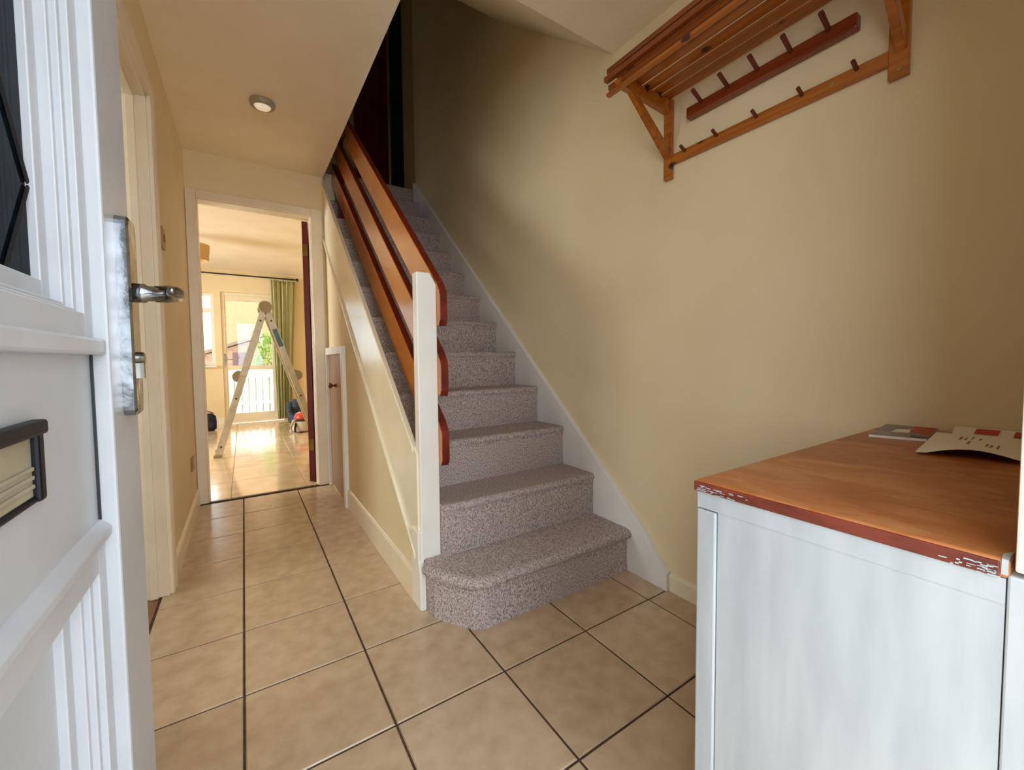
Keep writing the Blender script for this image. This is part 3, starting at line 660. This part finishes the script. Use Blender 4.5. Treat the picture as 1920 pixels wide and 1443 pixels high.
# living room door, swung open
d2 = thing("door_2", (.455, YE + .12, 0), "dark maroon living room door swung fully open", "door", kind='structure')
d2d = Vector((.215, .977, 0)).normalized(); d2n = Vector((d2d.y, -d2d.x, 0))
hp0 = Vector((.404, YE + .118, 0))
def d2box(a0, a1, n0, n1, z0, z1):
    p = [hp0 + d2d * a + d2n * n for a, n in ((a0, n0), (a1, n0), (a1, n1), (a0, n1))]
    return MB().zprism([(q.x, q.y) for q in p], z0, z1)
d2box(0, .70, .0, .040, .008, 2.012).build("door_leaf", MAROON, d2, bevel=.002)
d2box(.62, .66, -.012, -.001, .98, 1.12).build("handle_plate", BRASS, d2)
d2box(.56, .65, -.045, -.034, 1.04, 1.055).build("door_handle", BRASS, d2)
for z in (.25, 1.75): d2box(-.004, .001, .004, .036, z, z + .09).build("hinge", BRASS, d2)

# curtain, pole, lampshade
pl = thing("curtain_pole", (0, 7.45, 2.235), "thin dark curtain pole above the garden door", "curtain pole")
MB().tube([(-1.7, 7.45, 2.232), (.745, 7.45, 2.232)], .011, 10).build("pole", ROD, pl, smooth=True)
MB().lathe((.745, 7.45, 2.232), [(.012, 0), (.022, .008), (.024, .022), (.012, .036)], 14, 'x').build("finial", ROD, pl, smooth=True)
for x in (-1.4, .70): MB().box(x - .01, x + .01, 7.45, 7.549, 2.222, 2.246).build("bracket", ROD, pl)
cu = thing("curtain", (.56, 7.45, 0), "green and cream striped curtain gathered at right of garden door", "curtain")
def cf(u, v):
    z = .03 + v * 2.17
    t = v; x0 = .430 + (-.040) * t; x1 = .610 + .115 * t
    k = .040 * (1 - .35 * t)
    return (x0 + (x1 - x0) * u + .012 * math.sin(u * 33), 7.445 + k * math.sin(u * 2 * math.pi * 5.5) + .012 * math.sin(9 * u + 4 * v), z)
m = MB(); m.grid(cf, 88, 20, uv=True); o = m.build("cloth", CURT, cu, smooth=True)
sd = o.modifiers.new("thickness", 'SOLIDIFY'); sd.thickness = .004
MB().box(.385, .735, 7.443, 7.457, 2.190, 2.216).build("heading_tape", CURT, cu)
ls = thing("pendant_lamp", (-.44, 5.6, 2.03), "beige drum lampshade hanging from the living room ceiling", "pendant lamp")
m = MB(); n = 36
m.rings([[(-.44 + r * math.cos(2 * math.pi * k / n), 5.6 + r * math.sin(2 * math.pi * k / n), z) for k in range(n)] for r, z in ((.160, 2.035), (.175, 2.20), (.172, 2.20), (.157, 2.037))], cap=False)
m.build("lamp_shade", SHADE, ls, smooth=False)
MB().tube([(-.44, 5.6, 2.11), (-.44, 5.6, 2.309)], .004, 8).build("cord", FIT, ls)
MB().lathe((-.44, 5.6, 2.31), [(.045, -.0005), (.045, -.012), (.02, -.03)], 20).build("ceiling_rose", FIT, ls)

# folding ladder
lad = thing("stepladder", (.21, 5.1, 0), "folding aluminium ladder standing as an A in the living room", "ladder")
AP = Vector((.205, 0, 1.515)); LFT = Vector((-.245, 0, .0)); RGT = Vector((.690, 0, .0))
def stile(p, q, y, w, t):
    d = (q - p).normalized(); nrm = Vector((d.z, 0, -d.x))
    pts = [p + nrm * w / 2, q + nrm * w / 2, q - nrm * w / 2, p - nrm * w / 2]
    return MB().poly_prism([(a.x, y, a.z) for a in pts], [(a.x, y + t, a.z) for a in pts])
for y in (4.95, 5.27):
    for (ft, mid) in ((LFT, .475), (RGT, .475)):
        pm = AP + (ft - AP) * mid
        stile(AP + (ft - AP) * .02, pm, y, .062, .026).build("stile", ALU, lad, bevel=.003)
        stile(pm, ft + (AP - ft) * .012, y, .062, .026).build("stile", ALU, lad, bevel=.003)
        s = -1 if ft.x < 0 else 1
        cxm = pm + Vector((s * .040, 0, .0))
        MB().lathe((cxm.x, y + .004, cxm.z), [(.050, 0), (.054, .004), (.054, .016), (.050, .020)], 20, 'y').build("hinge", HINGE, lad)
        for f_ in (.10, .62, .93):
            c = AP + (ft - AP) * f_
            MB().lathe((c.x, y, c.z), [(.010, .001), (.010, -.004), (.005, -.006)], 10, 'y').build("rivet", GREYR, lad)
        MB().box(ft.x - .034, ft.x + .034, y - .004, y + .030, 0, .030).build("foot", HINGE, lad, bevel=.004)
    MB().lathe((AP.x, y - .007, AP.z - .01), [(.058, 0), (.062, .008), (.062, .032), (.058, .040)], 24, 'y').build("hinge", HINGE, lad)
for ft in (LFT, RGT):
    for f_ in (.20, .38, .60, .78, .93):
        c = AP + (ft - AP) * f_
        MB().tube([(c.x, 4.976, c.z), (c.x, 5.27, c.z)], .014, 8).build("rung", ALU, lad)
stk_a, stk_b = AP + (RGT - AP) * .155, AP + (RGT - AP) * .275
stile(stk_a, stk_b, 4.9475, .044, .002).build("sticker", BLUEST, lad)

# bag under the window, tools in the corner
bgd = thing("backpack", (-.44, 6.96, 0), "small navy bag on the floor below the living room window", "bag")
m = MB(); m.rings([[(-.44 + rx * math.cos(2 * math.pi * k / 20), 6.98 + ry * math.sin(2 * math.pi * k / 20), z) for k in range(20)] for rx, ry, z in ((.07, .05, .0), (.10, .075, .02), (.105, .08, .12), (.095, .07, .20), (.05, .04, .235))])
m.build("bag_body", NBLUE, bgd, smooth=True)
m = MB(); m.tube([(-.47, 6.93, .225), (-.46, 6.93, .262), (-.43, 6.93, .268), (-.40, 6.93, .258), (-.365, 6.93, .235)], .007, 8); m.build("carry_strap", NBLUE, bgd, smooth=True)
m = MB(); m.box(-.51, -.37, 6.888, 6.903, .045, .13); m.build("front_pocket", NBLUE, bgd, bevel=.01)
vc = thing("vacuum_cleaner", (.62, 6.15, 0), "pale grey tub vacuum with red top beside the ladder", "vacuum cleaner")
m = MB(); m.lathe((.630, 6.15, 0), [(.105, .012), (.118, .03), (.122, .14), (.112, .165)], 28); m.build("tub", LGREY, vc, smooth=False)
m = MB(); m.lathe((.640, 6.15, .165), [(.108, 0), (.104, .03), (.085, .075), (.045, .10)], 26); m.build("motor_head", DRED, vc, smooth=True)
m = MB(); m.lathe((.63, 6.15, .150), [(.122, 0), (.124, .015), (.112, .022)], 26); m.build("clip_ring", BLACK, vc)
m = MB(); pts = [(.53 + .035 * math.sin(t), 6.13 - .03 * math.sin(t * .5), .10 + .075 * math.cos(t)) for t in [k * .45 for k in range(-4, 5)]]
m.tube([(.560, 6.10, .17), (.525, 6.06, .16), (.495, 6.03, .10), (.480, 6.02, .035), (.490, 6.02, .018)], .016, 10); m.build("hose", LGREY, vc, smooth=True)
m = MB(); m.tube([(.56, 6.11, .14), (.545, 6.05, .11), (.535, 6.03, .06), (.535, 6.02, .018)], .014, 10); m.build("hose", BLACK, vc, smooth=True)
for a in (0.5, 2.4, 4.4): MB().lathe((.63 + .095 * math.cos(a), 6.15 + .095 * math.sin(a), .0), [(.014, .001), (.016, .008), (.014, .016)], 10).build("castor", BLACK, vc)
jk = thing("jacket", (.62, 6.55, 0), "blue-grey jacket slumped in a heap behind the vacuum cleaner", "jacket")
m = MB(); m.blob((.62, 6.55, .17), (.13, .11, .17), 3, .07); m.blob((.60, 6.52, .32), (.10, .09, .09), 3, .08)
for v in m.bm.verts: v.co.z = max(v.co.z, 0.001)
m.build("body", DBLUE, jk, smooth=True)
m = MB(); m.tube([(.53, 6.49, .36), (.505, 6.45, .29), (.51, 6.43, .24)], [.036, .034, .028], 12); m.build("sleeve", DBLUE, jk, smooth=True)
tb = thing("tool_bag", (.86, 6.30, 0), "dark tool bag partly hidden by the maroon door", "bag")
m = MB(); m.rings([[(x0, 6.22, z), (x1, 6.22, z), (x1, 6.42, z), (x0, 6.42, z)] for x0, x1, z in ((.775, 1.02, .002), (.76, 1.03, .05), (.77, 1.02, .30), (.80, .98, .40))]); m.build("bag_body", BLACK, tb, bevel=.02)
m = MB(); m.tube([(.82, 6.32, .395), (.84, 6.32, .46), (.90, 6.32, .475), (.96, 6.32, .46), (.97, 6.32, .395)], .010, 8); m.build("carry_handle", MAGD, tb, smooth=True)

# ------------------------------------------------------------------ outside
struct("ground_back", MB().box(-8, 8, LY1 + .14, 22, -.25, -.10), PATIO, "pale paved ground of the back garden")
struct("ground_front", MB().box(-6, 6, -9, -.13, -.25, -.06), PATIO, "pale paved ground outside the front door")
hs = thing("neighbour_house", (2.5, 16.5, -.1), "peach brick house wall beyond the garden", "house")
MB().box(-.58, 7.0, 16.0, 19.0, -.1, 5.2).build("wall", PEACH, hs)
MB().xprism([(15.7, 5.15), (19.3, 5.15), (17.5, 6.8)], -.75, 7.2).build("roof", ROOFT, hs)
sh = thing("garden_outbuilding", (.2, 12.2, -.1), "low pink-brown outbuilding with sloping roof in back garden", "outbuilding")
MB().yprism([(-.75, -.1), (.42, -.1), (.42, 1.50), (-.25, 1.26), (-.75, 1.08)], 11.4, 13.0).build("wall", PINKB, sh)
MB().yprism([(-.85, 1.06), (-.25, 1.28), (.50, 1.55), (.50, 1.62), (-.25, 1.35), (-.85, 1.13)], 11.3, 13.1).build("roof", ROOFT, sh)
MB().box(-.20, .10, 11.37, 11.40, .85, 1.14).build("window", mat("dim_plum_glass", (128, 96, 100), rough=.2), sh)
bs = thing("garden_bush", (.75, 10.9, -.1), "bright green bush behind the garden fence", "bush")
m = MB(); random.seed(3)
def leaf(c, d, n_, l):
    s = d.cross(n_).normalized() * l * .38
    a = m.bm.verts.new(c); b = m.bm.verts.new(c + d * l * .5 + s); e = m.bm.verts.new(c + d * l); f = m.bm.verts.new(c + d * l * .5 - s); m.bm.faces.new((a, b, e, f))
for k in range(2600):
    v = Vector((random.gauss(0, 1), random.gauss(0, 1), random.gauss(0, 1))).normalized()
    c = Vector((.66, 10.9, .80)) + Vector((v.x * .50, v.y * .40, v.z * .82)) * random.uniform(.72, 1.05)
    d = (v + Vector((random.gauss(0, .5), random.gauss(0, .5), random.gauss(0, .5)))).normalized()
    leaf(c, d, Vector((random.gauss(0, 1), random.gauss(0, 1), random.gauss(0, 1))).normalized(), random.uniform(.05, .10))
o = m.build("foliage", LEAF, bs); o["kind"] = "stuff"
MB().tube([(.80, 10.9, -.1), (.79, 10.9, .3), (.82, 10.9, .8)], [.03, .025, .012], 8).build("stem", OAK, bs)
random.seed(11)
fe = thing("garden_fence", (0, 9.5, -.1), "low pale slatted fence outside the garden door", "fence")
sl0 = None
for k in range(22):
    x = -.95 + k * .115
    if sl0 is None:
        sl0 = MB().box(x, x + .085, 9.50, 9.518, -.10, .80).build("slat", FENCEW, fe, bevel=.003); bx = x
    else: copy_part(sl0, fe, Vector((x - bx, 0, 0)))
MB().box(-1.0, 1.6, 9.556, 9.57, -.10, .79).build("backing_panel", mat("pale_green_board", (214, 222, 210), (200, 210, 198), rough=.8), fe)
for z in (.10, .62): MB().box(-1.0, 1.6, 9.519, 9.55, z, z + .06).build("fence_rail", FENCEW, fe)
